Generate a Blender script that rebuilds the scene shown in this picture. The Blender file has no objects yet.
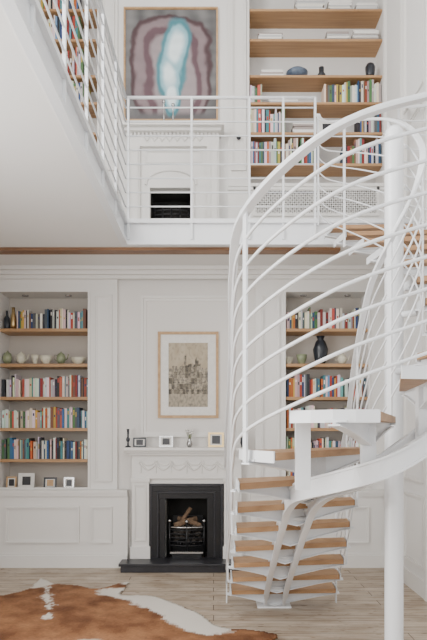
import bpy, math, random
from mathutils import Vector, noise
random.seed(7)
D=bpy.data; SC=bpy.context.scene

# ------------------------------------------------------------ materials
def mat(name,col,rough=0.6,metal=0.0,bump=0.0,scale=20,var=0.0,attr=False,spec=0.5):
    m=D.materials.new(name); m.use_nodes=True
    nt=m.node_tree; b=nt.nodes['Principled BSDF']
    b.inputs['Base Color'].default_value=(*col,1); b.inputs['Roughness'].default_value=rough
    b.inputs['Metallic'].default_value=metal
    b.inputs['Specular IOR Level'].default_value=spec
    if attr:
        a=nt.nodes.new('ShaderNodeVertexColor'); a.layer_name='Col'
        nt.links.new(a.outputs['Color'],b.inputs['Base Color'])
    if var>0 or bump>0:
        tc=nt.nodes.new('ShaderNodeTexCoord'); n=nt.nodes.new('ShaderNodeTexNoise')
        n.inputs['Scale'].default_value=scale; n.inputs['Detail'].default_value=5
        nt.links.new(tc.outputs['Object'],n.inputs['Vector'])
        if var>0:
            r=nt.nodes.new('ShaderNodeValToRGB')
            r.color_ramp.elements[0].position=.3; r.color_ramp.elements[1].position=.7
            r.color_ramp.elements[0].color=(*[c*(1-var) for c in col],1)
            r.color_ramp.elements[1].color=(*[min(1,c*(1+var)) for c in col],1)
            nt.links.new(n.outputs['Fac'],r.inputs['Fac']); nt.links.new(r.outputs['Color'],b.inputs['Base Color'])
        if bump>0:
            bp=nt.nodes.new('ShaderNodeBump'); bp.inputs['Strength'].default_value=bump; bp.inputs['Distance'].default_value=.01
            nt.links.new(n.outputs['Fac'],bp.inputs['Height']); nt.links.new(bp.outputs['Normal'],b.inputs['Normal'])
    return m
def wood(name,c1,c2,sx=1.5,sy=30,sz=30,rough=.5):
    m=D.materials.new(name); m.use_nodes=True; nt=m.node_tree; b=nt.nodes['Principled BSDF']
    tc=nt.nodes.new('ShaderNodeTexCoord'); mp=nt.nodes.new('ShaderNodeMapping'); mp.inputs['Scale'].default_value=(sx,sy,sz)
    n=nt.nodes.new('ShaderNodeTexNoise'); n.inputs['Scale'].default_value=1; n.inputs['Detail'].default_value=6
    r=nt.nodes.new('ShaderNodeValToRGB'); r.color_ramp.elements[0].position=.3; r.color_ramp.elements[1].position=.7
    r.color_ramp.elements[0].color=(*c1,1); r.color_ramp.elements[1].color=(*c2,1)
    L=nt.links.new
    L(tc.outputs['Object'],mp.inputs['Vector']); L(mp.outputs['Vector'],n.inputs['Vector']); L(n.outputs['Fac'],r.inputs['Fac']); L(r.outputs['Color'],b.inputs['Base Color'])
    b.inputs['Roughness'].default_value=rough
    return m
def floormat():
    m=D.materials.new('whitewashed_boards'); m.use_nodes=True; nt=m.node_tree; b=nt.nodes['Principled BSDF']; L=nt.links.new
    tc=nt.nodes.new('ShaderNodeTexCoord')
    br=nt.nodes.new('ShaderNodeTexBrick'); br.offset=.37
    br.inputs['Color1'].default_value=(.60,.525,.44,1); br.inputs['Color2'].default_value=(.50,.425,.345,1)
    br.inputs['Mortar'].default_value=(.14,.105,.08,1); br.inputs['Scale'].default_value=1
    br.inputs['Mortar Size'].default_value=.004; br.inputs['Brick Width'].default_value=2.4; br.inputs['Row Height'].default_value=.15
    L(tc.outputs['Object'],br.inputs['Vector'])
    def nz(sc,s,d,lo,hi,cl):
        mp=nt.nodes.new('ShaderNodeMapping'); mp.inputs['Scale'].default_value=sc
        n=nt.nodes.new('ShaderNodeTexNoise'); n.inputs['Scale'].default_value=s; n.inputs['Detail'].default_value=d
        L(tc.outputs['Object'],mp.inputs['Vector']); L(mp.outputs['Vector'],n.inputs['Vector'])
        r=nt.nodes.new('ShaderNodeValToRGB'); r.color_ramp.elements[0].position=lo; r.color_ramp.elements[1].position=hi
        r.color_ramp.elements[0].color=(*cl,1); r.color_ramp.elements[1].color=(1,1,1,1)
        L(n.outputs['Fac'],r.inputs['Fac']); return r
    def mul(a,c):
        mx=nt.nodes.new('ShaderNodeMixRGB'); mx.blend_type='MULTIPLY'; mx.inputs['Fac'].default_value=1
        L(a.outputs['Color'],mx.inputs['Color1']); L(c.outputs['Color'],mx.inputs['Color2']); return mx
    x=mul(br,nz((2,22,1),1.5,8,.35,.65,(.76,.69,.61)))
    x=mul(x,nz((1,1.6,1),3.0,8,.40,.58,(.78,.74,.70)))
    x=mul(x,nz((3,10,1),3,3,.32,.38,(.52,.44,.37)))
    L(x.outputs['Color'],b.inputs['Base Color'])
    b.inputs['Roughness'].default_value=.5
    return m

WALL=mat('plaster_white',(.735,.71,.68),.8,bump=.05,scale=60)
WALLU=mat('plaster_upper',(.77,.758,.74),.8,bump=.05,scale=60)
SOFF=mat('plaster_soffit',(.77,.76,.745),.8,bump=.03,scale=40)
JOIN=mat('painted_joinery',(.76,.742,.715),.5,bump=.02,scale=50)
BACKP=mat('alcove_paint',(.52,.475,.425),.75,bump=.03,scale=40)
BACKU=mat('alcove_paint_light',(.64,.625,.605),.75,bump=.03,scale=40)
STEEL=mat('white_painted_steel',(.74,.755,.775),.3)
OAK=wood('oak',(.34,.185,.085),(.47,.28,.135))
OAKT=wood('oak_tread',(.30,.16,.07),(.42,.245,.12),8,8,30)
TIMBER=wood('dark_timber',(.14,.065,.03),(.28,.15,.075),1.5,20,20)
IRON=mat('cast_iron',(.014,.014,.016),.36,metal=.3,bump=.1,scale=30)
SLATE=mat('slate',(.02,.02,.025),.35,var=.2,scale=8)
SOOT=mat('soot',(.012,.011,.01),.95,bump=.3,scale=25)
BRASS=mat('brass',(.55,.4,.2),.3,metal=1)
CHROME=mat('polished_metal',(.45,.45,.45),.25,metal=1)
COAL=mat('coal',(.06,.05,.042),.8,bump=.5,scale=40)
LOG=mat('log_bark',(.16,.10,.06),.85,bump=.5,scale=30,var=.4)
BOOK=mat('book_cloth',(.5,.5,.5),.6,attr=True)
ART=mat('painted_canvas',(.5,.5,.5),.7,attr=True)
PAPER=mat('paper',(.76,.745,.71),.8,var=.05,scale=30)
LWOOD=wood('pale_wood',(.42,.25,.12),(.55,.36,.19),20,20,20)
CER=mat('ceramic_cream',(.62,.59,.47),.3,var=.15,scale=18)
CERG=mat('ceramic_green',(.22,.25,.15),.35,var=.3,scale=15)
DARKC=mat('dark_ceramic',(.02,.024,.032),.3,var=.2,scale=10)
BLUEC=mat('blue_ceramic',(.09,.12,.17),.4,var=.2,scale=10)
FLOOR=floormat()
HIDE=mat('cowhide',(.5,.5,.5),.75,attr=True,bump=.4,scale=120,spec=.2)
DARKB=mat('grille_shade_backing',(.16,.15,.14),.9)  # dark colour painted in place of shade behind the grille
GLASSW=mat('window_frame_paint',(.8,.8,.8),.4)

# ------------------------------------------------------------ mesh builder
class M:
    def __init__(s): s.v=[];s.f=[];s.m=[];s.c=[];s.s=[]
    def add(s,vs,fs,m=0,c=None,sm=False):
        o=len(s.v); s.v+= [tuple(p) for p in vs]
        for f in fs: s.f.append([i+o for i in f]); s.m.append(m); s.c.append(c); s.s.append(sm)
    def box(s,x0,x1,y0,y1,z0,z1,m=0,c=None):
        if x0>x1:x0,x1=x1,x0
        if y0>y1:y0,y1=y1,y0
        if z0>z1:z0,z1=z1,z0
        s.add([(x0,y0,z0),(x1,y0,z0),(x1,y1,z0),(x0,y1,z0),(x0,y0,z1),(x1,y0,z1),(x1,y1,z1),(x0,y1,z1)],
          [(0,3,2,1),(4,5,6,7),(0,1,5,4),(1,2,6,5),(2,3,7,6),(3,0,4,7)],m,c)
    def obox(s,c0,ax,ay,az,m=0,c=None):
        c0=Vector(c0);ax=Vector(ax);ay=Vector(ay);az=Vector(az)
        P=[c0+i*ax+j*ay+k*az for k in(-1,1) for i,j in((-1,-1),(1,-1),(1,1),(-1,1))]
        s.add(P,[(0,3,2,1),(4,5,6,7),(0,1,5,4),(1,2,6,5),(2,3,7,6),(3,0,4,7)],m,c)
    def prism(s,poly,z0,z1,m=0,c=None):
        n=len(poly)
        s.add([(x,y,z0) for x,y in poly]+[(x,y,z1) for x,y in poly],
          [tuple(range(n-1,-1,-1)),tuple(range(n,2*n))]+[(i,(i+1)%n,n+(i+1)%n,n+i) for i in range(n)],m,c)
    def lathe(s,x,y,z,prof,m=0,n=20,c=None):
        vs=[];fs=[]
        for r,h in prof:
            for k in range(n):
                a=2*math.pi*k/n; vs.append((x+r*math.cos(a),y+r*math.sin(a),z+h))
        for i in range(len(prof)-1):
            for k in range(n):
                k2=(k+1)%n; fs.append((i*n+k,i*n+k2,(i+1)*n+k2,(i+1)*n+k))
        fs.append(tuple(range(n-1,-1,-1))); fs.append(tuple((len(prof)-1)*n+k for k in range(n)))
        s.add(vs,fs,m,c,True)
    def cyl(s,x,y,z0,z1,r,m=0,n=12): s.lathe(x,y,z0,[(r,0),(r,z1-z0)],m,n)
    def sweep(s,path,prof,m=0,sm=True,closed=False):
        P=[Vector(p) for p in path]; k=len(prof); vs=[];fs=[];N=len(P); ls=Vector((1,0,0))
        for i,p in enumerate(P):
            if closed: t=P[(i+1)%N]-P[i-1]
            else: t=P[min(i+1,N-1)]-P[max(i-1,0)]
            t.normalize(); sd=t.cross(Vector((0,0,1)))
            if sd.length<.05: sd=ls
            sd=sd.normalized(); ls=sd; up=sd.cross(t).normalized()
            for a,b in prof: vs.append(p+sd*a+up*b)
        R=N if closed else N-1
        for i in range(R):
            j=(i+1)%N
            for q in range(k):
                q2=(q+1)%k; fs.append((i*k+q,i*k+q2,j*k+q2,j*k+q))
        if not closed:
            fs.append(tuple(range(k-1,-1,-1))); fs.append(tuple((N-1)*k+q for q in range(k)))
        s.add(vs,fs,m,None,sm)
    def tube(s,path,r,m=0,n=8,closed=False):
        s.sweep(path,[(r*math.cos(2*math.pi*i/n),r*math.sin(2*math.pi*i/n)) for i in range(n)],m,True,closed)
    def rect(s,path,w,h,m=0): s.sweep(path,[(-w/2,-h/2),(w/2,-h/2),(w/2,h/2),(-w/2,h/2)],m,False)
    def frame(s,x0,x1,z0,z1,yf,yb,w,m=0):
        s.box(x0,x1,yf,yb,z1-w,z1,m); s.box(x0,x1,yf,yb,z0,z0+w,m)
        s.box(x0,x0+w,yf,yb,z0+w,z1-w,m); s.box(x1-w,x1,yf,yb,z0+w,z1-w,m)
    def panel(s,x0,x1,z0,z1,y,m=0,w=.03,p=.022):
        s.frame(x0,x1,z0,z1,y-p,y,w*.5,m); s.frame(x0+w*.5,x1-w*.5,z0+w*.5,z1-w*.5,y-p*.4,y,w*.5,m)
    def panelx(s,y0,y1,z0,z1,x,m=0,w=.03,p=.022):
        for a,b,q in((0,w*.55,p),(w*.55,w,p*.45)):
            s.box(x-q,x,y0+a,y1-a,z1-b,z1-a,m); s.box(x-q,x,y0+a,y1-a,z0+a,z0+b,m)
            s.box(x-q,x,y0+a,y0+b,z0+b,z1-b,m); s.box(x-q,x,y1-b,y1-a,z0+b,z1-b,m)
    def build(s,name,mats,bevel=0,parent=None):
        me=D.meshes.new(name); me.from_pydata(s.v,[],s.f); 
        if not isinstance(mats,(list,tuple)): mats=[mats]
        for m in mats: me.materials.append(m)
        me.polygons.foreach_set('material_index',s.m); me.polygons.foreach_set('use_smooth',s.s)
        if any(c is not None for c in s.c):
            ca=me.color_attributes.new('Col','FLOAT_COLOR','CORNER')
            for p in me.polygons:
                c=s.c[p.index] or (.8,.8,.8)
                for li in p.loop_indices: ca.data[li].color=(*c,1)
        me.update(); ob=D.objects.new(name,me); SC.collection.objects.link(ob)
        if bevel:
            b=ob.modifiers.new('bev','BEVEL'); b.width=bevel; b.segments=2; b.limit_method='ANGLE'; b.angle_limit=math.radians(50)
        if parent: ob.parent=parent
        return ob
def empty(name):
    o=D.objects.new(name,None); SC.collection.objects.link(o); return o
# image pixel coordinates to metres on the back wall plane: 85.4 image pixels per metre
def EX(u): return (u-213.5)/85.4
def EZ(v): return 1.58+(430-v)/85.4
XL,XR=-2.605,1.985
ZS,ZF,ZC=3.45,3.685,6.95
YB=7.3

# ------------------------------------------------------------ room shell
m=M(); m.box(XL-.15,2.7,-2.6,7.5,-.1,0); m.build('floor',FLOOR)
m=M(); m.box(XL-.15,2.7,-2.6,7.5,ZC,ZC+.1); m.build('ceiling',WALLU)
m=M(); m.box(XL-.15,2.7,YB,7.5,0,ZC); m.build('wall_back',WALL)
m=M()
WY0,WY1=1.0,3.6
for (y0,y1,z0,z1) in ((-2.6,WY0,0,ZC),(WY1,YB,0,ZC),(WY0,WY1,0,.6),(WY0,WY1,3.1,4.3),(WY0,WY1,6.4,ZC)): m.box(XL-.15,XL,y0,y1,z0,z1)
m.build('wall_left',WALL)
m=M(); m.box(XR,2.7,5.5,YB,0,ZC)
WX=2.5
for (y0,y1,z0,z1) in ((-2.6,.2,0,ZC),(2.6,5.5,0,ZC),(.2,2.6,0,.5),(.2,2.6,5.6,ZC)): m.box(WX,2.7,y0,y1,z0,z1)
m.build('wall_right',WALLU)
m=M()
for (x0,x1,z0,z1) in ((XL,-2.2,0,ZC),(-.35,.35,0,ZC),(2.1,2.5,0,ZC),(-2.2,-.35,0,.4),(.35,2.1,0,.4),(-2.2,-.35,6.3,ZC),(.35,2.1,6.3,ZC)): m.box(x0,x1,-2.6,-2.45,z0,z1)
m.build('wall_front',WALL)
def window(name,x0,x1,z0,z1,nx,nz):
    m=M(); m.frame(x0,x1,z0,z1,-2.58,-2.5,.07)
    for i in range(1,nx): x=x0+(x1-x0)*i/nx; m.box(x-.02,x+.02,-2.56,-2.52,z0+.07,z1-.07)
    for i in range(1,nz): z=z0+(z1-z0)*i/nz; m.box(x0+.07,x1-.07,-2.56,-2.52,z-.02,z+.02)
    m.build(name,GLASSW)
window('window_1',-2.2,-.35,.4,6.3,3,8); window('window_2',.35,2.1,.4,6.3,3,8)
def sidewin(name,x,y0,y1,z0,z1):
    m=M(); x1=x+.06
    m.box(x,x1,y0,y0+.07,z0,z1); m.box(x,x1,y1-.07,y1,z0,z1); m.box(x,x1,y0+.07,y1-.07,z0,z0+.07); m.box(x,x1,y0+.07,y1-.07,z1-.07,z1)
    c=(y0+y1)/2; m.box(x,x1,c-.02,c+.02,z0+.07,z1-.07)
    for k in(1,2): z=z0+(z1-z0)*k/3; m.box(x,x1,y0+.07,y1-.07,z-.02,z+.02)
    m.build(name,GLASSW)
sidewin('window_3',2.56,.2,2.6,.5,5.6); sidewin('window_4',XL-.13,WY0,WY1,.6,3.1); sidewin('window_5',XL-.13,WY0,WY1,4.3,6.4)

# mezzanine
m=M()
m.box(XL,XR,6.05,YB,ZS,ZF)
m.box(XL,-.926,-2.45,6.05,ZS,ZF)
m.build('mezzanine_floor',SOFF)
m=M()
m.box(-.926,XR,6.02,6.05,ZS+.03,ZF-.0); m.box(-.926,XR,5.985,6.05,ZS-.012,ZS+.03); m.box(-.926,XR,5.985,6.05,ZF-.03,ZF+.012)
m.box(-.926,-.896,-2.45,6.05,ZS+.03,ZF); m.box(-.926,-.862,-2.45,5.985,ZS-.012,ZS+.03); m.box(-.926,-.862,-2.45,5.985,ZF-.03,ZF+.012)
m.build('trim_1',STEEL)
m=M(); m.box(XL,1.3,6.12,6.27,ZS-.03,ZS); m.build('trim_2',TIMBER)
m=M(); m.box(XL,XR,6.80,6.95,ZS-.04,ZS); m.box(XL,XR,6.86,6.95,ZS-.08,ZS-.04); m.box(XL,XR,6.91,6.95,ZS-.12,ZS-.08); m.build('trim_3',JOIN)

# chimney breasts
m=M()
FX0,FX1,FZ=-.556,-.064,.795
c0,c1=EX(118),EX(255)
m.box(c0,FX0,7,YB,0,ZS); m.box(FX1,c1,7,YB,0,ZS); m.box(FX0,FX1,7,YB,FZ,ZS)
m.build('wall_chimney',[WALL,WALLU])
m=M()
UX0,UX1,UZ=-.744,-.24,4.37
u1=EX(228)
m.box(c0,UX0,7,YB,ZF,ZC,1); m.box(UX1,u1,7,YB,ZF,ZC,1); m.box(UX0,UX1,7,YB,UZ,ZC,1)
m.build('wall_chimney_upper',[WALL,WALLU])
m=M(); m.panel(EX(141),EX(234),EZ(437),EZ(296),7.0,w=.06,p=.035); m.build('trim_4',JOIN)

# ------------------------------------------------------------ bookcases
def bookcase(x0,x1,o0,o1,z0,zbase,ztop,zhead,shelves,yf,panels,base=None,th=.035,downl=()):
    m=M()
    m.box(x0,o0,yf,YB,zbase,zhead); m.box(o1,x1,yf,YB,zbase,zhead)
    m.box(x0,x1,yf,YB,zhead,ztop)
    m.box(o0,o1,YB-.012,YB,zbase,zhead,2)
    b=base or (x0,x1)
    m.box(b[0],b[1],yf-.07,7.0 if base else YB,z0,zbase-.035)
    if base: m.box(x0,x1,7.0,YB,z0,zbase-.035)
    m.box(b[0],b[1],yf-.11,yf+.02,zbase-.035,zbase); m.box(x0,x1,yf+.02,YB,zbase-.035,zbase)
    m.box(b[0],b[1],yf-.095,yf-.07,zbase-.07,zbase-.035)
    m.box(b[0],b[1],yf-.10,yf-.07,z0,z0+.14)
    m.box(b[0],b[1],yf-.085,yf-.07,z0+.14,z0+.165)
    for s in shelves: m.box(o0,o1,yf+.015,YB-.012,s-th,s,1)
    for (a,c,d,e,y) in panels: m.panel(a,c,d,e,y,w=.035,p=.026)
    m.frame(o0-.025,o1+.025,zbase,zhead+.025,yf-.015,yf,.025)
    for x in downl: m.lathe(x,(yf+YB)/2,zhead-.012,[(.035,0),(.04,.012)],3,16)
    return m
sh=[EZ(329),EZ(364),EZ(397),EZ(428),EZ(459)]
zb=EZ(489)
m=bookcase(XL,EX(118),EX(1),EX(89),0,zb,ZS,EZ(293),sh,6.95,
  [(EX(95),EX(113),EZ(481),EZ(296),6.95),(EX(9),EX(82),.28,.70,6.88),(EX(93),EX(114),.28,.70,6.88)],base=(XL,EX(129)),downl=(EX(22),EX(66)))
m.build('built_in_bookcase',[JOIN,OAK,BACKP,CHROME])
m=bookcase(EX(255),XR,EX(285),EX(367),0,zb,ZS,EZ(293),sh,6.95,
  [(EX(261),EX(279),EZ(481),EZ(296),6.95),(EX(256),EX(278),.28,.70,6.88),(EX(288),EX(366),.28,.70,6.88)],base=(EX(250),XR),downl=(EX(305),EX(350)))
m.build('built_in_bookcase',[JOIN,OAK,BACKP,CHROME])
ush=[EZ(10),EZ(40),EZ(76),EZ(103),EZ(133),EZ(164)]
m=bookcase(u1,XR,EX(249),EX(382),ZF,EZ(188),ZC,6.85,ush,6.97,[(EX(231),EX(246),4.6,6.7,6.97)],th=.028)
g0,g1,h0,h1=EX(255),EX(374),EZ(217),EZ(191)
m.box(g0,g1,6.896,6.9,h0,h1,4); m.frame(g0-.03,g1+.03,h0-.03,h1+.03,6.875,6.9,.03)  # flat dark sheet stands in for a shaded hollow behind the lattice
H=h1-h0; x=g0-H
while x<g1:
    for sgn in(1,-1):
        a0,a1=x,x+H
        s0=max(a0,g0)-a0; s1=min(a1,g1)-a0
        if s1-s0>.01:
            if sgn==1: p=(a0+s0,6.888,h0+s0);q=(a0+s1,6.888,h0+s1)
            else: p=(a0+s0,6.888,h1-s0);q=(a0+s1,6.888,h1-s1)
            m.rect([p,q],.008,.016,0)
    x+=.05
m.build('built_in_bookcase',[JOIN,OAK,BACKU,CHROME,DARKB])
m=bookcase(XL,c0,EX(3),EX(98),ZF,EZ(188),ZC,6.85,ush,6.97,[(EX(102),EX(115),4.6,6.7,6.97)],th=.028)
m.build('built_in_bookcase',[JOIN,OAK,BACKU,CHROME])

# ------------------------------------------------------------ books
PAL=[(.72,.69,.62)]*8+[(.5,.46,.38),(.22,.02,.02),(.34,.05,.025),(.5,.11,.02),(.02,.05,.15),(.03,.12,.26),(.05,.2,.22),(.015,.015,.02),(.02,.02,.025),
     (.07,.16,.06),(.55,.33,.06),(.18,.08,.04),(.09,.09,.1),(.58,.55,.5),(.38,.33,.3),(.5,.09,.06),(.14,.34,.42),(.02,.02,.03),(.04,.07,.12)]
def books(x0,x1,z,hmin,hmax,yf=6.99,dep=(.14,.2)):
    m=M(); x=x0; hh=random.uniform(hmin,hmax)
    while x<x1-.012:
        w=random.uniform(.011,.034); d=random.uniform(*dep)
        if random.random()<.35: hh=random.uniform(hmin,hmax)
        h=hh+random.uniform(-.008,.008)
        if x+w>x1: w=x1-x
        c=random.choice(PAL); c=tuple(min(1,k*random.uniform(.75,1.15)) for k in c)
        y0=yf+random.uniform(0,.02); y1=y0+d; t=.0025
        m.box(x,x+w,y0,y0+t,z,z+h,0,c)
        m.box(x,x+t,y0+t,y1,z,z+h,0,c); m.box(x+w-t,x+w,y0+t,y1,z,z+h,0,c)
        m.box(x+t,x+w-t,y0+t,y1-.004,z+.003,z+h-.004,0,(.7,.66,.55))
        if random.random()<.7 and w>.014:
            lz=z+h*random.uniform(.45,.7); lc=random.choice([(.75,.72,.68),(.05,.05,.05),(.5,.35,.08),(.4,.05,.04),(.03,.03,.1)])
            m.box(x+w*.25,x+w*.75,y0-.0008,y0,lz,lz+h*random.uniform(.08,.25),0,lc)
        x+=w+.0008
        if random.random()<.03: x+=random.uniform(.01,.03)
    return m.build('books',BOOK)
def fl(x0,x1,z,n,yf=6.99):
    m=M(); h=z
    for i in range(n):
        t=random.uniform(.010,.024); a=random.uniform(0,.03)
        m.box(x0+a,x1-random.uniform(0,.03),yf+random.uniform(0,.02),yf+.2,h,h+t,0,random.choice([(.75,.73,.69),(.7,.68,.62),(.5,.5,.5),(.75,.73,.7),(.35,.3,.28)])); h+=t+.0005
    return m.build('magazine_stack',BOOK)
books(EX(17),EX(87),sh[0],.17,.24)
books(EX(2),EX(88),sh[2],.20,.26)
books(EX(2),EX(88),sh[3],.19,.25)
books(EX(2),EX(88),sh[4],.20,.26)
books(EX(287),EX(365),sh[0],.18,.26)
books(EX(287),EX(343),sh[2],.2,.26); books(EX(345),EX(366),sh[2],.16,.22)
books(EX(287),EX(366),sh[3],.19,.26)
books(EX(287),EX(366),sh[4],.19,.26)
books(EX(287),EX(350),zb,.19,.26)
books(EX(250),EX(262),ush[3],.18,.24); books(EX(324),EX(381),ush[3],.2,.28); fl(EX(268),EX(300),ush[3],3)
books(EX(250),EX(285),ush[4],.22,.3); books(EX(358),EX(381),ush[4],.18,.27)
books(EX(250),EX(318),ush[5],.22,.3); books(EX(343),EX(381),ush[5],.2,.3)
fl(EX(257),EX(283),ush[1],5); fl(EX(325),EX(350),ush[1],6); fl(EX(352),EX(380),ush[1],7)
fl(EX(295),EX(325),ush[0],8); fl(EX(328),EX(352),ush[0],7); fl(EX(355),EX(378),ush[0],5); fl(EX(260),EX(284),ush[2],4); fl(EX(292),EX(316),ush[4],6)
books(EX(30),EX(84),ush[2],.24,.34); books(EX(35),EX(80),ush[1],.22,.3); books(EX(40),EX(88),ush[3],.2,.28); books(EX(5),EX(60),ush[4],.2,.28); books(EX(35),EX(80),ush[0],.2,.28)

# ------------------------------------------------------------ small shelf objects
def lat(name,x,z,prof,mt,y=7.1,extra=None):
    m=M(); m.lathe(x,y,z+.001,prof,0,24)
    if extra: extra(m)
    return m.build(name,mt if isinstance(mt,list) else [mt])
def bowl(r,h): return [(r*.45,0),(r*.5,.006),(r*.85,h*.55),(r,h),(r*.95,h),(r*.75,h*.5),(r*.3,h*.15)]
def pot(r,h): return [(r*.5,0),(r*.9,h*.25),(r,h*.5),(r*.75,h*.8),(r*.35,h*.88),(r*.3,h*.9),(r*.12,h*.93),(r*.14,h),(.001,h)]
def teapot(x,z,r,h,mt,y=7.05):
    def ex(m):
        m.tube([(x+r*.8,y,z+h*.3),(x+r*1.3,y,z+h*.45),(x+r*1.6,y,z+h*.8)],r*.12,0)
        m.tube([(x-r*.8,y,z+h*.7),(x-r*1.4,y,z+h*.75),(x-r*1.45,y,z+h*.4),(x-r*.85,y,z+h*.25)],r*.08,0)
    return lat('teapot',x,z,pot(r,h),mt,y=y,extra=ex)
s1=sh[1]
lat('lidded_jar',EX(6),s1,pot(.055,.16),CERG,y=7.05)
teapot(EX(20),s1,.055,.15,CER)
lat('ceramic_cup',EX(34),s1,bowl(.045,.11),CER,y=7.05)
lat('ceramic_bowl',EX(45),s1,bowl(.075,.10),CER,y=7.05)
teapot(EX(60),s1,.055,.15,CERG)
lat('ceramic_bowl',EX(77),s1,bowl(.09,.08),CER,y=7.07)
lat('dark_bottle',EX(5.5),sh[0],[(.03,0),(.035,.02),(.035,.13),(.012,.17),(.012,.22),(.001,.22)],DARKC,y=7.05)
lat('dark_bottle',EX(12),sh[0],[(.03,0),(.035,.06),(.03,.16),(.018,.2),(.02,.26),(.001,.26)],BRASS,y=7.05)
lat('ceramic_cup',EX(290),s1,bowl(.05,.09),CER); lat('ceramic_bowl',EX(303),s1,bowl(.065,.12),CERG)
lat('tall_vase',EX(322),s1,[(.05,0),(.075,.08),(.09,.18),(.06,.27),(.035,.3),(.05,.34),(.045,.34),(.03,.3),(.001,.28)],DARKC)
teapot(EX(343),s1,.055,.13,CER); lat('ceramic_cup',EX(360),s1,bowl(.04,.08),CER)
lat('fruit_bowl',EX(298),ush[2],[(.04,0),(.06,.01),(.12,.05),(.13,.09),(.09,.12),(.001,.13)],BLUEC)
lat('dark_bottle',EX(322),ush[2],[(.04,0),(.05,.03),(.03,.06),(.03,.12),(.001,.12)],DARKC,y=7.04)
lat('black_pot',EX(371),ush[2],[(.04,0),(.05,.03),(.06,.12),(.04,.16),(.001,.16)],DARKC,y=7.04)
def pframe(x,z,w,h,y=7.05,mt=DARKC,name='photo_frame',tilt=.12,inner=SLATE):
    m=M(); b=.1*min(w,h)+.006
    m.frame(-w/2,w/2,0,h,-.012,0,b,0); m.box(-w/2+b,w/2-b,-.004,0,b,h-b,1)
    m.box(-w*.26,w*.26,-.006,-.004,h*.22,h*.78,2)
    m.obox((0,.03,h*.36),(.012,0,0),(0,.002,.0005),(0,-.02,h*.34),0)
    o=m.build(name,[mt,PAPER,inner]); o.location=(x,y,z+.002); o.rotation_euler=(-tilt,0,0); return o
pframe(EX(10),zb,.12,.14,mt=LWOOD); pframe(EX(25),zb,.19,.18,mt=PAPER); pframe(EX(49),zb,.15,.13,inner=LWOOD); pframe(EX(68),zb,.12,.13,mt=CHROME)
pframe(EX(327),ush[4],.2,.14,mt=PAPER,y=7.0)

# ------------------------------------------------------------ lower fireplace
FP=empty('fireplace')
zm=EZ(447)
m=M()
YW=6.999
m.box(EX(127),EX(247),6.76,YW,zm-.035,zm); m.box(EX(129),EX(245),6.80,YW,zm-.06,zm-.035); m.box(EX(131),EX(243),6.84,YW,zm-.09,zm-.06)
m.box(EX(133),EX(241),6.885,YW,EZ(478),zm-.09)
for a,b in((133,150),(224,241)):
    m.box(EX(a),EX(b),6.885,YW,.10,EZ(478)); m.box(EX(a)-.015,EX(b)+.015,6.865,YW,.10,.24)
    m.panel(EX(a)+.03,EX(b)-.03,.30,EZ(481)-.03,6.885,w=.03,p=.018)
    m.box(EX(a)-.012,EX(b)+.012,6.862,6.885,EZ(481),EZ(477))
m.box(EX(150),EX(224),6.92,YW,EZ(483),EZ(478))
zf=(EZ(478)+zm-.09)/2
xs=[EX(142)+i*(EX(232)-EX(142))/6 for i in range(7)]
for i in range(6):
    a,b=xs[i],xs[i+1]
    m.tube([(a+(b-a)*t/10,6.88,zf+.045-.075*math.sin(math.pi*t/10)) for t in range(11)],.011,0,6)
    m.tube([(a+(b-a)*t/10,6.88,zf+.055-.035*math.sin(math.pi*t/10)) for t in range(11)],.007,0,6)
for a in xs:
    for k in range(6):
        an=k*math.pi/3; m.obox((a+.022*math.cos(an),6.878,zf+.045+.022*math.sin(an)),(.008,0,.0),(0,.01,0),(0,0,.008),0)
    m.obox((a,6.872,zf+.045),(.009,0,0),(0,.012,0),(0,0,.009),0)
    m.obox((a,6.88,zf-.025),(.006,0,0),(0,.01,0),(0,0,.045),0)
m.build('mantel',[JOIN],bevel=.003,parent=FP)
m=M()
I0,I1,IT=EX(150),EX(223),EZ(483)
def fr3(m,x0,x1,z0,z1,yf,yb,w,mt):
    m.box(x0,x1,yf,yb,z1-w,z1,mt); m.box(x0,x0+w,yf,yb,z0,z1-w,mt); m.box(x1-w,x1,yf,yb,z0,z1-w,mt)
fr3(m,I0+.002,I1,.10,IT,6.895,6.92,.03,1)
fr3(m,I0+.03,I1-.03,.10,IT-.03,6.91,6.96,.06,0)
fr3(m,I0+.09,I1-.09,.10,IT-.09,6.90,6.99,.02,1)
fr3(m,I0+.11,I1-.11,.10,IT-.10,6.93,6.998,.075,0)
m.build('cast_iron_surround',[IRON,SLATE],bevel=.003,parent=FP)
m=M(); t=.012
m.box(FX0,FX1,YB-.02,YB-.001,.1,FZ); m.box(FX0,FX0+t,7,YB-.02,.1,FZ); m.box(FX1-t,FX1,7,YB-.02,.1,FZ); m.box(FX0+t,FX1-t,7,YB-.02,FZ-t,FZ)
m.box(FX0,FX1,7,YB-.001,.0,.1)
m.build('firebox',SOOT,parent=FP)
m=M()
m.prism([(-1.03,6.62),(.36,6.62),(.36,6.864),(-1.03,6.864)],0,.07); m.box(-1.05,.38,6.60,6.864,.07,.10); m.box(EX(150)+.015,EX(224)-.015,6.864,7.0,0,.10)
m.build('hearth',SLATE,bevel=.004,parent=FP)
m=M()
gx0,gx1=-.51,-.11
def bow(z,amp=.05): return [(gx0+(gx1-gx0)*i/14,6.96-amp*math.sin(math.pi*i/14),z) for i in range(15)]
for z in(.24,.285,.33,.375,.42): m.tube(bow(z),.0075,0,8)
m.tube(bow(.45),.010,1,8)
for i in(0,7,14):
    p=bow(.2)[i]; m.cyl(p[0],p[1],.1,.50,.011,0,10); m.lathe(p[0],p[1],.50,[(.008,0),(.02,.01),(.024,.025),(.015,.04),(.001,.045)],1,12)
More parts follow.
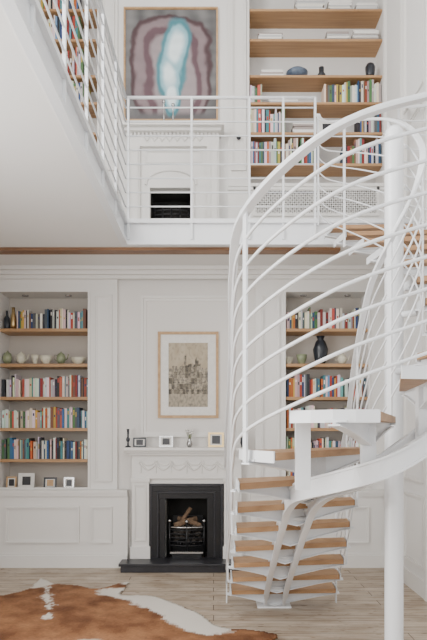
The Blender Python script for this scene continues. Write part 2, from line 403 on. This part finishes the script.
for z in(.24,.45):
    m.tube([(gx0,6.96,z),(gx0+.03,7.2,z)],.008,0); m.tube([(gx1,6.96,z),(gx1-.03,7.2,z)],.008,0)
for i in range(9): 
    x=gx0+.04+i*.04; m.tube([(x,6.93,.235),(x,7.2,.235)],.006,0,6)
m.box(gx0+.02,gx1-.02,7.2,7.22,.1,.55)
m.box(gx0+.03,gx1-.03,6.88,6.9,.1,.17); m.box(gx0+.01,gx1-.01,6.87,6.88,.16,.18,1)
for i in range(60):
    r=random.uniform(.018,.035); x=random.uniform(gx0+.04,gx1-.04); y=random.uniform(6.97,7.15); z=random.uniform(.25,.44)
    m.lathe(x,y,z,[(.001,0),(r*.8,r*.3),(r,r*.8),(r*.7,r*1.4),(.001,r*1.7)],2,7)
for (a,b,r) in (((-.46,7.00,.46),(-.2,7.10,.53),.034),((-.42,7.12,.53),(-.15,7.00,.46),.030),((-.38,7.06,.5),(-.27,7.08,.66),.024)):
    m.tube([a,tuple((a[i]+b[i])/2+.006 for i in range(3)),b],r,3,9)
m.build('fire_basket',[IRON,CHROME,COAL,LOG],parent=FP)

my=6.87
lat('candlestick',EX(124.5)+.06,zm,[(.035,0),(.035,.008),(.012,.02),(.01,.06),(.022,.08),(.022,.1),(.01,.12),(.014,.2),(.02,.21),(.001,.21)],[DARKC],y=my)
pframe(EX(141),zm,.15,.11,y=my,mt=DARKC); pframe(EX(167),zm,.16,.13,y=my,mt=CHROME); pframe(EX(216),zm,.18,.17,y=my,mt=BRASS)
def fx(m):
    x=EX(190)
    for k in range(14):
        a=k*2.4; r=.012+.022*((k%5)/5); px=x+r*math.cos(a)*1.3; py=my+r*math.sin(a); pz=zm+.15+.05*((k*7)%10)/10
        m.tube([(x,my,zm+.07),(px,py,pz)],.0018,1,5)
        m.lathe(px,py,pz,[(.002,0),(.014,.004),(.016,.012),(.008,.02),(.001,.02)],2,8)
lat('posy_vase',EX(190),zm,[(.02,0),(.035,.03),(.03,.06),(.014,.09),(.018,.1),(.001,.095)],[CHROME,CERG,PAPER],y=my,extra=fx)
lat('dark_vase',EX(243.5),zm,[(.03,0),(.045,.05),(.04,.1),(.018,.15),(.014,.2),(.022,.23),(.001,.22)],[DARKC],y=my)

# ------------------------------------------------------------ pictures
def picture(name,x0,x1,z0,z1,y,fw,mtf,fn,nx,nz,mat_w=0,depth=.03,mtm=PAPER):
    m=M(); m.frame(x0,x1,z0,z1,y-depth,y,fw,0); m.frame(x0+fw,x1-fw,z0+fw,z1-fw,y-depth*.75,y,fw*.3,0)
    a0,a1,b0,b1=x0+fw,x1-fw,z0+fw,z1-fw
    m.box(a0,a1,y-.01,y,b0,b1,1)
    a0+=mat_w;a1-=mat_w;b0+=mat_w*1.05;b1-=mat_w*1.05
    for i in range(nx):
        for j in range(nz):
            u0,u1_=i/nx,(i+1)/nx; v0,v1=j/nz,(j+1)/nz
            X0,X1=a0+(a1-a0)*u0,a0+(a1-a0)*u1_; Z0,Z1=b0+(b1-b0)*v0,b0+(b1-b0)*v1
            m.add([(X0,y-.0125,Z0),(X1,y-.0125,Z0),(X1,y-.0125,Z1),(X0,y-.0125,Z1)],[(0,1,2,3)],2,fn((u0+u1_)/2,(v0+v1)/2))
    return m.build(name,[mtf,mtm,ART])
def mixc(a,b,t): t=max(0,min(1,t)); return tuple(a[i]*(1-t)+b[i]*t for i in range(3))
def ss(a,b,x): t=max(0,min(1,(x-a)/(b-a))); return t*t*(3-2*t)
def abstract(u,v):
    n=noise.fractal(Vector((u*3.2,v*3.2,1.3)),1,2,4)*.10; n2=noise.noise(Vector((u*9,v*3,5))); n4=noise.noise(Vector((u*5,v*16,3)))
    c=mixc((.085,.085,.087),(.20,.195,.195),.5+n2*.7+.2*n4)
    cx=.50+.03*math.sin(v*5)
    w=.44*(1-.22*ss(.30,.02,v))
    r=abs(u-cx)/w
    top=max(0,v-.55)/.38
    r=(r**3+top**3)**(1/3) if v>.55 else r
    r+=n*1.5
    c=mixc(c,(.065,.035,.04),ss(1.04,.97,r)); c=mixc(c,(.22,.165,.175),ss(.94,.84,r)); c=mixc(c,(.11,.062,.075),ss(.76,.68,r))
    c=mixc(c,(.30,.25,.26),ss(.60,.48,r))
    if v<.09: c=mixc(c,(.12,.115,.12),ss(.09,.03,v))
    q=math.hypot((u-.56-.03*math.sin(v*9))/.15,(v-.62)/.26)+n*3
    q2=math.hypot((u-.47)/.14,(v-.42)/.24)+n*3; q3=math.hypot((u-.50)/.09,(v-.22)/.18)+n*3; q=min(q,q2,q3)
    c=mixc(c,(.06,.20,.24),ss(1.2,.95,q)); c=mixc(c,(.26,.47,.54),ss(.9,.7,q)); c=mixc(c,(.75,.86,.88),ss(.7,.3,q))
    c=tuple(k*(1+.12*n4) for k in c)
    return c
picture('abstract_painting',EX(124),EX(218),EZ(122),EZ(9),6.998,.016,LWOOD,abstract,90,108,0,.035)
def etching(u,v):
    n=noise.noise(Vector((u*7,v*7,2))); n2=noise.noise(Vector((u*38,v*38,7))); n3=noise.noise(Vector((u*18,v*18,4)))
    c=mixc((.40,.33,.235),(.47,.40,.30),.5+n)
    if v>.72: c=mixc(c,(.30,.255,.19),ss(.0,.35,n3)*.6)
    skyl=.58+.10*math.exp(-((u-.55)/.3)**2)+.09*noise.noise(Vector((math.floor(u*11)*1.7,0,9)))+.05*n3
    if abs(u-.42)<.035: skyl=max(skyl,.80)
    if abs(u-.72)<.05: skyl=max(skyl,.74+.05*(1-abs(u-.72)/.05))
    if v<skyl:
        c=mixc((.40,.345,.26),(.17,.15,.125),.30+n3*1.2+n2*.7)
        k=noise.cell(Vector((u*14,v*11,1)))
        c=tuple(q*(.75+.45*k) for q in c)
        if (v*24)%1<.25 and n2>.0: c=tuple(q*.65 for q in c)
        if (u*17+n3)%1<.15: c=tuple(q*.7 for q in c)
    if v<.20: c=mixc((.38,.33,.25),(.20,.175,.14),.30+n3+.5*n2)
    return c
picture('framed_etching',EX(158),EX(218.5),EZ(418),EZ(332),6.998,.024,LWOOD,etching,64,80,.10,.03)

# ------------------------------------------------------------ upper fireplace
FU=empty('fireplace')
m=M()
um=EZ(132)
m.box(EX(124),EX(224),6.74,YW,um-.045,um); m.box(EX(127),EX(221),6.80,YW,um-.08,um-.045)
x=EX(128)
while x<EX(219): m.box(x,x+.024,6.85,6.9,um-.11,um-.08); x+=.045
m.box(EX(129),EX(219),6.88,YW,EZ(151),um-.08)
for a,b in((129,141),(207,219)):
    m.box(EX(a),EX(b),6.88,YW,ZF,EZ(151)); m.panel(EX(a)+.02,EX(b)-.02,ZF+.3,EZ(154),6.88,w=.03,p=.018); m.box(EX(a)-.01,EX(b)+.01,6.86,6.88,ZF,ZF+.2)
OZ=EZ(191)
m.box(EX(141),UX0+.01,6.93,YW,ZF,EZ(151)); m.box(UX1-.01,EX(207),6.93,YW,ZF,EZ(151)); m.box(UX0+.01,UX1-.01,6.93,YW,OZ,EZ(151))
fr3(m,UX0-.02,UX1+.02,ZF,OZ+.03,6.905,6.93,.03,0)
cx=(UX0+UX1)/2
m.tube([(cx-.29,6.925,OZ+.04)]+[(cx-.29*math.cos(math.pi*i/24),6.925,OZ+.05+.16*math.sin(math.pi*i/24)) for i in range(25)]+[(cx+.29,6.925,OZ+.04)],.015,0,8)
m.panel(EX(146),EX(202),EZ(166),EZ(154),6.93,w=.02,p=.014)
for i in range(8):
    a=EX(148)+i*(EX(200)-EX(148))/7; m.tube([(a-.035,6.88,EZ(145)+.03),(a,6.875,EZ(145)-.015),(a+.035,6.88,EZ(145)+.03)],.009,0,6)
    m.lathe(a,6.875,EZ(145)+.0,[(.001,-.012),(.012,0),(.001,.012)],0,8)
m.build('mantel',[JOIN],parent=FU)
m=M(); m.box(UX0,UX1,YB-.02,YB-.001,ZF,UZ); m.box(UX0,UX0+t,7,YB-.02,ZF,UZ); m.box(UX1-t,UX1,7,YB-.02,ZF,UZ); m.box(UX0,UX1,7,YB-.001,UZ-t,UZ)
m.build('firebox',SOOT,parent=FU)
m=M()
def bow2(z): return [(UX0+.05+(UX1-UX0-.1)*i/12,7.02-.05*math.sin(math.pi*i/12),z) for i in range(13)]
for k in range(4): m.tube(bow2(4.0+.05*k),.008,0,6)
for i in (0,3,6,9,12): p=bow2(0)[i]; m.cyl(p[0],p[1],ZF,4.19,.009,0,8)
m.build('fire_basket',[IRON],parent=FU)
for px in(165,174,193):
    h={165:.28,174:.24,193:.3}[px]
    lat('candlestick',EX(px),um,[(.04,0),(.04,.008),(.014,.02),(.009,.06),(.016,.09),(.008,.12),(.008,h-.03),(.02,h-.02),(.018,h),(.001,h)],[CHROME],y=6.84)
m=M(); m.lathe(0,0,0,[(.012,0),(.02,.01),(.028,.03),(.022,.045),(.001,.05)],0,16)
o=m.build('door_knob',DARKC); o.rotation_euler=(math.pi/2,0,0); o.location=(EX(238.5),6.968,EZ(140))

# ------------------------------------------------------------ mezzanine railing
m=M()
zt=4.92
def bars(p0,p1):
    for k in range(8):
        z=ZF+.14+k*.142
        m.tube([(p0[0],p0[1],z),(p1[0],p1[1],z)],.0075,0,6)
RX=-.885; RY=6.01; RE=1.02
bars((RX,RY),(RE,RY)); m.tube([(RX,RY,zt),(RE,RY,zt)],.016,0,10)
bars((RX,RY),(RX,-2.4)); m.tube([(RX,RY,zt),(RX,-2.4,zt)],.016,0,10)
for x in(RX+.03,-.22,.36,.70,RE): m.box(x-.010,x+.010,RY-.018,RY+.018,ZS+.04,zt-.005); 
y=RY-.6
while y>-2.3: m.box(RX-.010,RX+.010,y-.012,y+.012,ZS+.04,zt-.005); y-=.62
m.build('mezzanine_railing',STEEL)

# ------------------------------------------------------------ staircase
O=[(.12,5.56),(.12,5.3),(.12,5.02),(.12,4.72),(.125,4.42),(.125,4.12),(.12,3.80),(.11,3.40),(.155,2.92),(.50,2.48),(1.00,2.52),(1.44,2.68),(1.80,2.92),(2.03,3.24),(2.12,3.60),(2.12,4.0),(2.08,4.45),(2.0,4.92),(1.92,5.35),(1.87,5.72),(1.85,6.0)]
I=[(1.12,5.6),(1.12,5.35),(1.10,5.10),(1.08,4.85),(1.05,4.6),(1.02,4.38),(1.0,4.16),(.99,3.95),(1.0,3.76),(1.06,3.60),(1.14,3.54),(1.22,3.55),(1.27,3.63),(1.29,3.80),(1.29,4.02),(1.26,4.30),(1.22,4.65),(1.17,5.02),(1.11,5.40),(1.07,5.75),(1.045,5.98)]
R=ZF/20
def cr(P,t):
    t=max(0,min(len(P)-1.0001,t)); i=int(t); f=t-i
    p=[P[max(0,min(len(P)-1,i+k))] for k in(-1,0,1,2)]
    return tuple(.5*((2*p[1][a])+(-p[0][a]+p[2][a])*f+(2*p[0][a]-5*p[1][a]+4*p[2][a]-p[3][a])*f*f+(-p[0][a]+3*p[1][a]-3*p[2][a]+p[3][a])*f**3) for a in(0,1))
def lerp(a,b,t): return (a[0]+(b[0]-a[0])*t,a[1]+(b[1]-a[1])*t)
def sp(n):
    return lerp(cr(O,n),cr(I,n),.42+.1*ss(2,9,n))
def drop(n): return .115+.20*ss(6.3,9.5,n)*ss(16,12,n)
m=M()
for n in range(1,20):
    z=R*n
    def corner(P,Q,t,k): return lerp(cr(P,t),cr(Q,t),k)
    a0,a1=n-.44,n+.38
    poly=[corner(O,I,a0,.04),corner(O,I,a1,.04),corner(O,I,a1,.5),corner(I,O,a1,.04),corner(I,O,a0,.04),corner(O,I,a0,.5)]
    ar=sum(poly[i][0]*poly[(i+1)%6][1]-poly[(i+1)%6][0]*poly[i][1] for i in range(6))
    if ar<0: poly=poly[::-1]
    m.prism(poly,z-.036,z,1)
    # two steel bearers under the board, leaving the oak soffit visible
    for b0,b1 in((n-.10,n+.10),):
        po=[corner(O,I,b0,.02),corner(O,I,b1,.02),corner(I,O,b1,.02),corner(I,O,b0,.02)]
        if ar<0: po=po[::-1]
        m.prism(po,z-.046,z-.0362,0)
    # white edging plate at each end of the tread
    for P,Q in((O,I),(I,O)):
        pts=[(*corner(P,Q,n-.44+k*.82/4,.03),z-.02) for k in range(5)]
        m.rect(pts,.008,.055,0)
    s=sp(n); o=cr(O,n); ii=cr(I,n)
    for e in(o,ii):
        d=Vector((e[0]-s[0],e[1]-s[1],0)); side=Vector((-d.y,d.x,0)).normalized()
        A=Vector((s[0],s[1],0)); B=Vector((e[0],e[1],0)); zt0=z-.046
        K=6; P=[A+(B-A)*k/K for k in range(K+1)]; zl=[max(zt0-.012-.10*(1-k/K)**1.3,.012) for k in range(K+1)]
        for k in range(K):
            a,b=P[k],P[k+1]
            vs=[]
            for sg in(1,-1):
                q=side*.007*sg
                vs+=[a+q+Vector((0,0,zt0)),b+q+Vector((0,0,zt0)),b+q+Vector((0,0,zl[k+1])),a+q+Vector((0,0,zl[k]))]
            m.add(vs,[(0,1,2,3),(7,6,5,4),(0,4,5,1),(1,5,6,2),(2,6,7,3),(3,7,4,0)],0)
        m.rect([(P[k].x,P[k].y,zl[k]) for k in range(K+1)],.05,.008,0)
    if drop(n)>.16:
        m.obox((s[0],s[1],(z-.046+z-drop(n))/2),(.035,0,0),(0,.025,0),(0,0,(drop(n)-.046)/2),0)
def off(n,dx):
    a=sp(n-.05);b=sp(n+.05); t=Vector((b[0]-a[0],b[1]-a[1])).normalized(); s=sp(n); return (s[0]-t.y*dx,s[1]+t.x*dx)
for dx in(-.08,.08):
    path=[]
    for i in range(0,117):
        n=.9+i*(19.6-.9)/116; p=off(n,dx); path.append((p[0],p[1],R*n-drop(n)))
    p=off(.72,dx); path=[(p[0],p[1],.008)]+path
    m.rect(path,.022,.10,0)
    m.rect([(q[0],q[1],q[2]+.05) for q in path[3:]],.045,.012,0); m.rect([(q[0],q[1],q[2]-.05) for q in path[5:]],.045,.012,0)
f=sp(.72); m.box(f[0]-.15,f[0]+.15,f[1]-.10,f[1]+.10,0,.014)
for i in range(9):
    n=2+i*2; a=off(n,-.08); b=off(n,.08); m.tube([(a[0],a[1],R*n-drop(n)),(b[0],b[1],R*n-drop(n))],.016,0,8)
m.box(.385,.455,2.80,2.83,1.30,R*9-.04)
CX,CY=1.177,3.9
m.lathe(CX,CY,0,[(.13,0),(.13,.015),(.062,.016),(.060,.03),(.060,3.5),(.055,3.53),(.035,3.555),(.001,3.56)],0,32)
for n in(8,11,13): 
    i_=cr(I,n); m.tube([(CX,CY,R*n-.07),(i_[0],i_[1],R*n-.07)],.022,0,8)
def bal(P,n0,n1,h,nb,hr,posts,br=.0085):
    N=int((n1-n0)*8)
    for k in range(nb):
        hh=.10+(h-.10)*k/nb
        pts=[(*cr(P,n0+(n1-n0)*i/N),R*(n0+(n1-n0)*i/N)+hh) for i in range(N+1)]
        m.tube(pts,br,0,6)
    pts=[(*cr(P,n0+(n1-n0)*i/N),R*(n0+(n1-n0)*i/N)+h) for i in range(N+1)]
    m.sweep(pts,[(-hr,-hr*.5),(hr,-hr*.5),(hr*1.1,0),(hr,hr*.5),(-hr,hr*.5),(-hr*1.1,0)],0,False)
    for n in posts:
        p=cr(P,n); q=cr(P,n+.05); t=Vector((q[0]-p[0],q[1]-p[1],0)).normalized(); sd=Vector((-t.y,t.x,0))
        z0=max(R*n-.05,0) if n>=1 else 0; z1=R*n+h
        m.obox((p[0],p[1],(z0+z1)/2),t*.018,sd*.005,(0,0,(z1-z0)/2),0)
bal(O,.35,20,1.17,8,.022,(.4,2,5,8,11,13,15,17,19.9),.0085)
bal(I,.5,20,1.05,7,.018,(.55,3,6,9,12,15,17.5,19.95),.006)
m.build('spiral_staircase',[STEEL,OAKT])

# ------------------------------------------------------------ cowhide
out=[(-2.02,5.66),(-1.81,5.905),(-1.83,6.30),(-1.616,6.10),(-1.394,6.02),(-1.128,5.93),(-.862,6.17),(-.88,5.70),(-.60,5.64),(-.205,5.22),(.012,4.80),(.285,4.68),(.477,4.565),(.36,4.42),(.1,4.3),(-.2,4.0),(-.3,3.6),(-.05,3.3),(-.25,3.1),(-.6,3.35),(-1.1,3.3),(-1.6,3.2),(-1.9,3.0),(-2.1,3.3),(-1.95,3.8),(-2.1,4.5),(-2.3,5.0),(-2.45,5.3),(-2.3,5.7)]
def crc(P,t):
    n=len(P); i=int(t)%n; f=t-int(t); p=[P[(i+k)%n] for k in(-1,0,1,2)]
    return tuple(.5*((2*p[1][a])+(-p[0][a]+p[2][a])*f+(2*p[0][a]-5*p[1][a]+4*p[2][a]-p[3][a])*f*f+(-p[0][a]+3*p[1][a]-3*p[2][a]+p[3][a])*f**3) for a in(0,1))
sm=[crc(out,i/6) for i in range(len(out)*6)]
sm=[(x+.035*noise.noise(Vector((x*5,y*5,2))),y+.035*noise.noise(Vector((x*5,y*5,6)))) for x,y in sm]
def inside(x,y):
    r=False; j=len(sm)-1
    for i in range(len(sm)):
        xi,yi=sm[i];xj,yj=sm[j]
        if (yi>y)!=(yj>y) and x<(xj-xi)*(y-yi)/(yj-yi)+xi: r=not r
        j=i
    return r
def segd(x,y,pts):
    b=9
    for (ax,ay),(bx,by) in zip(pts,pts[1:]):
        dx,dy=bx-ax,by-ay; t=max(0,min(1,((x-ax)*dx+(y-ay)*dy)/(dx*dx+dy*dy))); b=min(b,math.hypot(x-ax-t*dx,y-ay-t*dy))
    return b
m=M(); g=.02; vid={}; vs=[];fs=[];cs=[]
def V(i,j):
    if (i,j) not in vid:
        x,y=i*g,j*g; vid[(i,j)]=len(vs); vs.append((x+noise.noise(Vector((x*20,y*20,3)))*.006,y+noise.noise(Vector((x*20,y*20,8)))*.006,.016+.006*noise.noise(Vector((x*3,y*3,0)))))
    return vid[(i,j)]
def hidecol(x,y):
    n=noise.fractal(Vector((x*3,y*3,0)),1,2,4); n3=noise.noise(Vector((x*60,y*60,1))); ns=noise.noise(Vector((x*30,y*30,4))); nm=noise.noise(Vector((x*9,y*9,5)))
    c=mixc((.32,.15,.07),(.14,.055,.024),.45+n*.9+nm*.4); c=tuple(k*(1+.25*n3) for k in c)
    d=segd(x,y,[(-.90,5.74),(-.62,5.54),(-.40,5.26),(-.22,4.96),(-.02,4.72)])+n*.10+ns*.03-.05
    d=min(d,segd(x,y,[(-.86,6.3),(-.88,6.1)])+.06)
    d2=segd(x,y,[(-1.83,6.35),(-1.72,6.12),(-1.80,6.0)])+n*.05-.02
    d3=segd(x,y,[(-1.66,5.95),(-1.56,5.6),(-1.42,5.2),(-1.38,5.0)])+.07+n*.09+ns*.05
    d4=segd(x,y,[(-1.0,3.3),(-1.1,4.0),(-.9,4.3)])+n*.1; d5=segd(x,y,[(-2.45,5.1),(-2.15,5.6)])+n*.05
    w=max(ss(.15,.09,d),ss(.11,.07,d2),ss(.12,.08,d3),ss(.16,.10,d4),ss(.12,.07,d5))
    return mixc(c,(.68,.64,.58),w)
for i in range(int(-2.6/g),int(.6/g)):
    for j in range(int(2.9/g),int(6.45/g)):
        if inside((i+.5)*g,(j+.5)*g):
            fs.append((V(i,j),V(i+1,j),V(i+1,j+1),V(i,j+1))); cs.append(hidecol((i+.5)*g,(j+.5)*g))
m.v=vs; m.f=[list(f) for f in fs]; m.m=[0]*len(fs); m.c=cs; m.s=[True]*len(fs)
o=m.build('cowhide_rug',HIDE); so=o.modifiers.new('th','SOLIDIFY'); so.thickness=.007; so.offset=-1

# ------------------------------------------------------------ right wall panelling
m=M()
for y0,y1 in((5.62,6.2),(6.28,6.84)):
    m.panelx(y0,y1,.26,.95,XR,w=.04); m.panelx(y0,y1,1.08,3.3,XR,w=.04)
for y0,y1 in((5.62,6.2),(6.28,6.9)): m.panelx(y0,y1,3.95,4.7,XR,w=.04); m.panelx(y0,y1,4.85,6.7,XR,w=.04)
m.build('trim_5',JOIN)
m=M(); m.box(XR-.02,XR,5.5,6.85,0,.16); m.box(XR-.03,XR,5.5,5.56,0.0,ZC); m.build('baseboard_right',JOIN)
m=M(); m.box(XL,XL+.02,-2.4,6.86,0,.16); m.build('baseboard_left',JOIN)

# ------------------------------------------------------------ light
W=D.worlds.new('w'); SC.world=W; W.use_nodes=True; nt=W.node_tree
bg=nt.nodes['Background']; bg.inputs['Strength'].default_value=1.0; bg.inputs['Color'].default_value=(.85,.92,1,1)
def area(name,loc,rot,sx,sy,e,col=(1,1,1)):
    l=D.lights.new(name,'AREA'); l.shape='RECTANGLE'; l.size=sx; l.size_y=sy; l.energy=e; l.color=col
    o=D.objects.new(name,l); SC.collection.objects.link(o); o.location=loc; o.rotation_euler=rot; return o
area('window_daylight',(-1.27,-2.4,4.1),(math.radians(90),0,0),1.7,4.2,140,(1,.985,.96))
area('window_daylight',(1.22,-2.4,4.1),(math.radians(90),0,0),1.6,4.2,95,(1,.985,.96))
area('side_window_daylight',(2.45,1.4,3.3),(math.radians(90),0,math.radians(90)),2.2,4.4,35,(.96,.98,1))
area('side_window_daylight',(XL+.02,2.3,1.85),(math.radians(90),0,math.radians(-90)),2.4,2.3,190,(1,.985,.96))
area('side_window_daylight',(XL+.02,2.3,5.35),(math.radians(90),0,math.radians(-90)),2.4,2.0,290,(1,.99,.975))

cam=D.cameras.new('camera'); co=D.objects.new('camera',cam); SC.collection.objects.link(co)
co.location=(0,0,1.58); co.rotation_euler=(math.radians(90),0,0)
cam.sensor_width=36; cam.lens=36*598/640; cam.shift_y=110/640; cam.clip_end=100
SC.camera=co
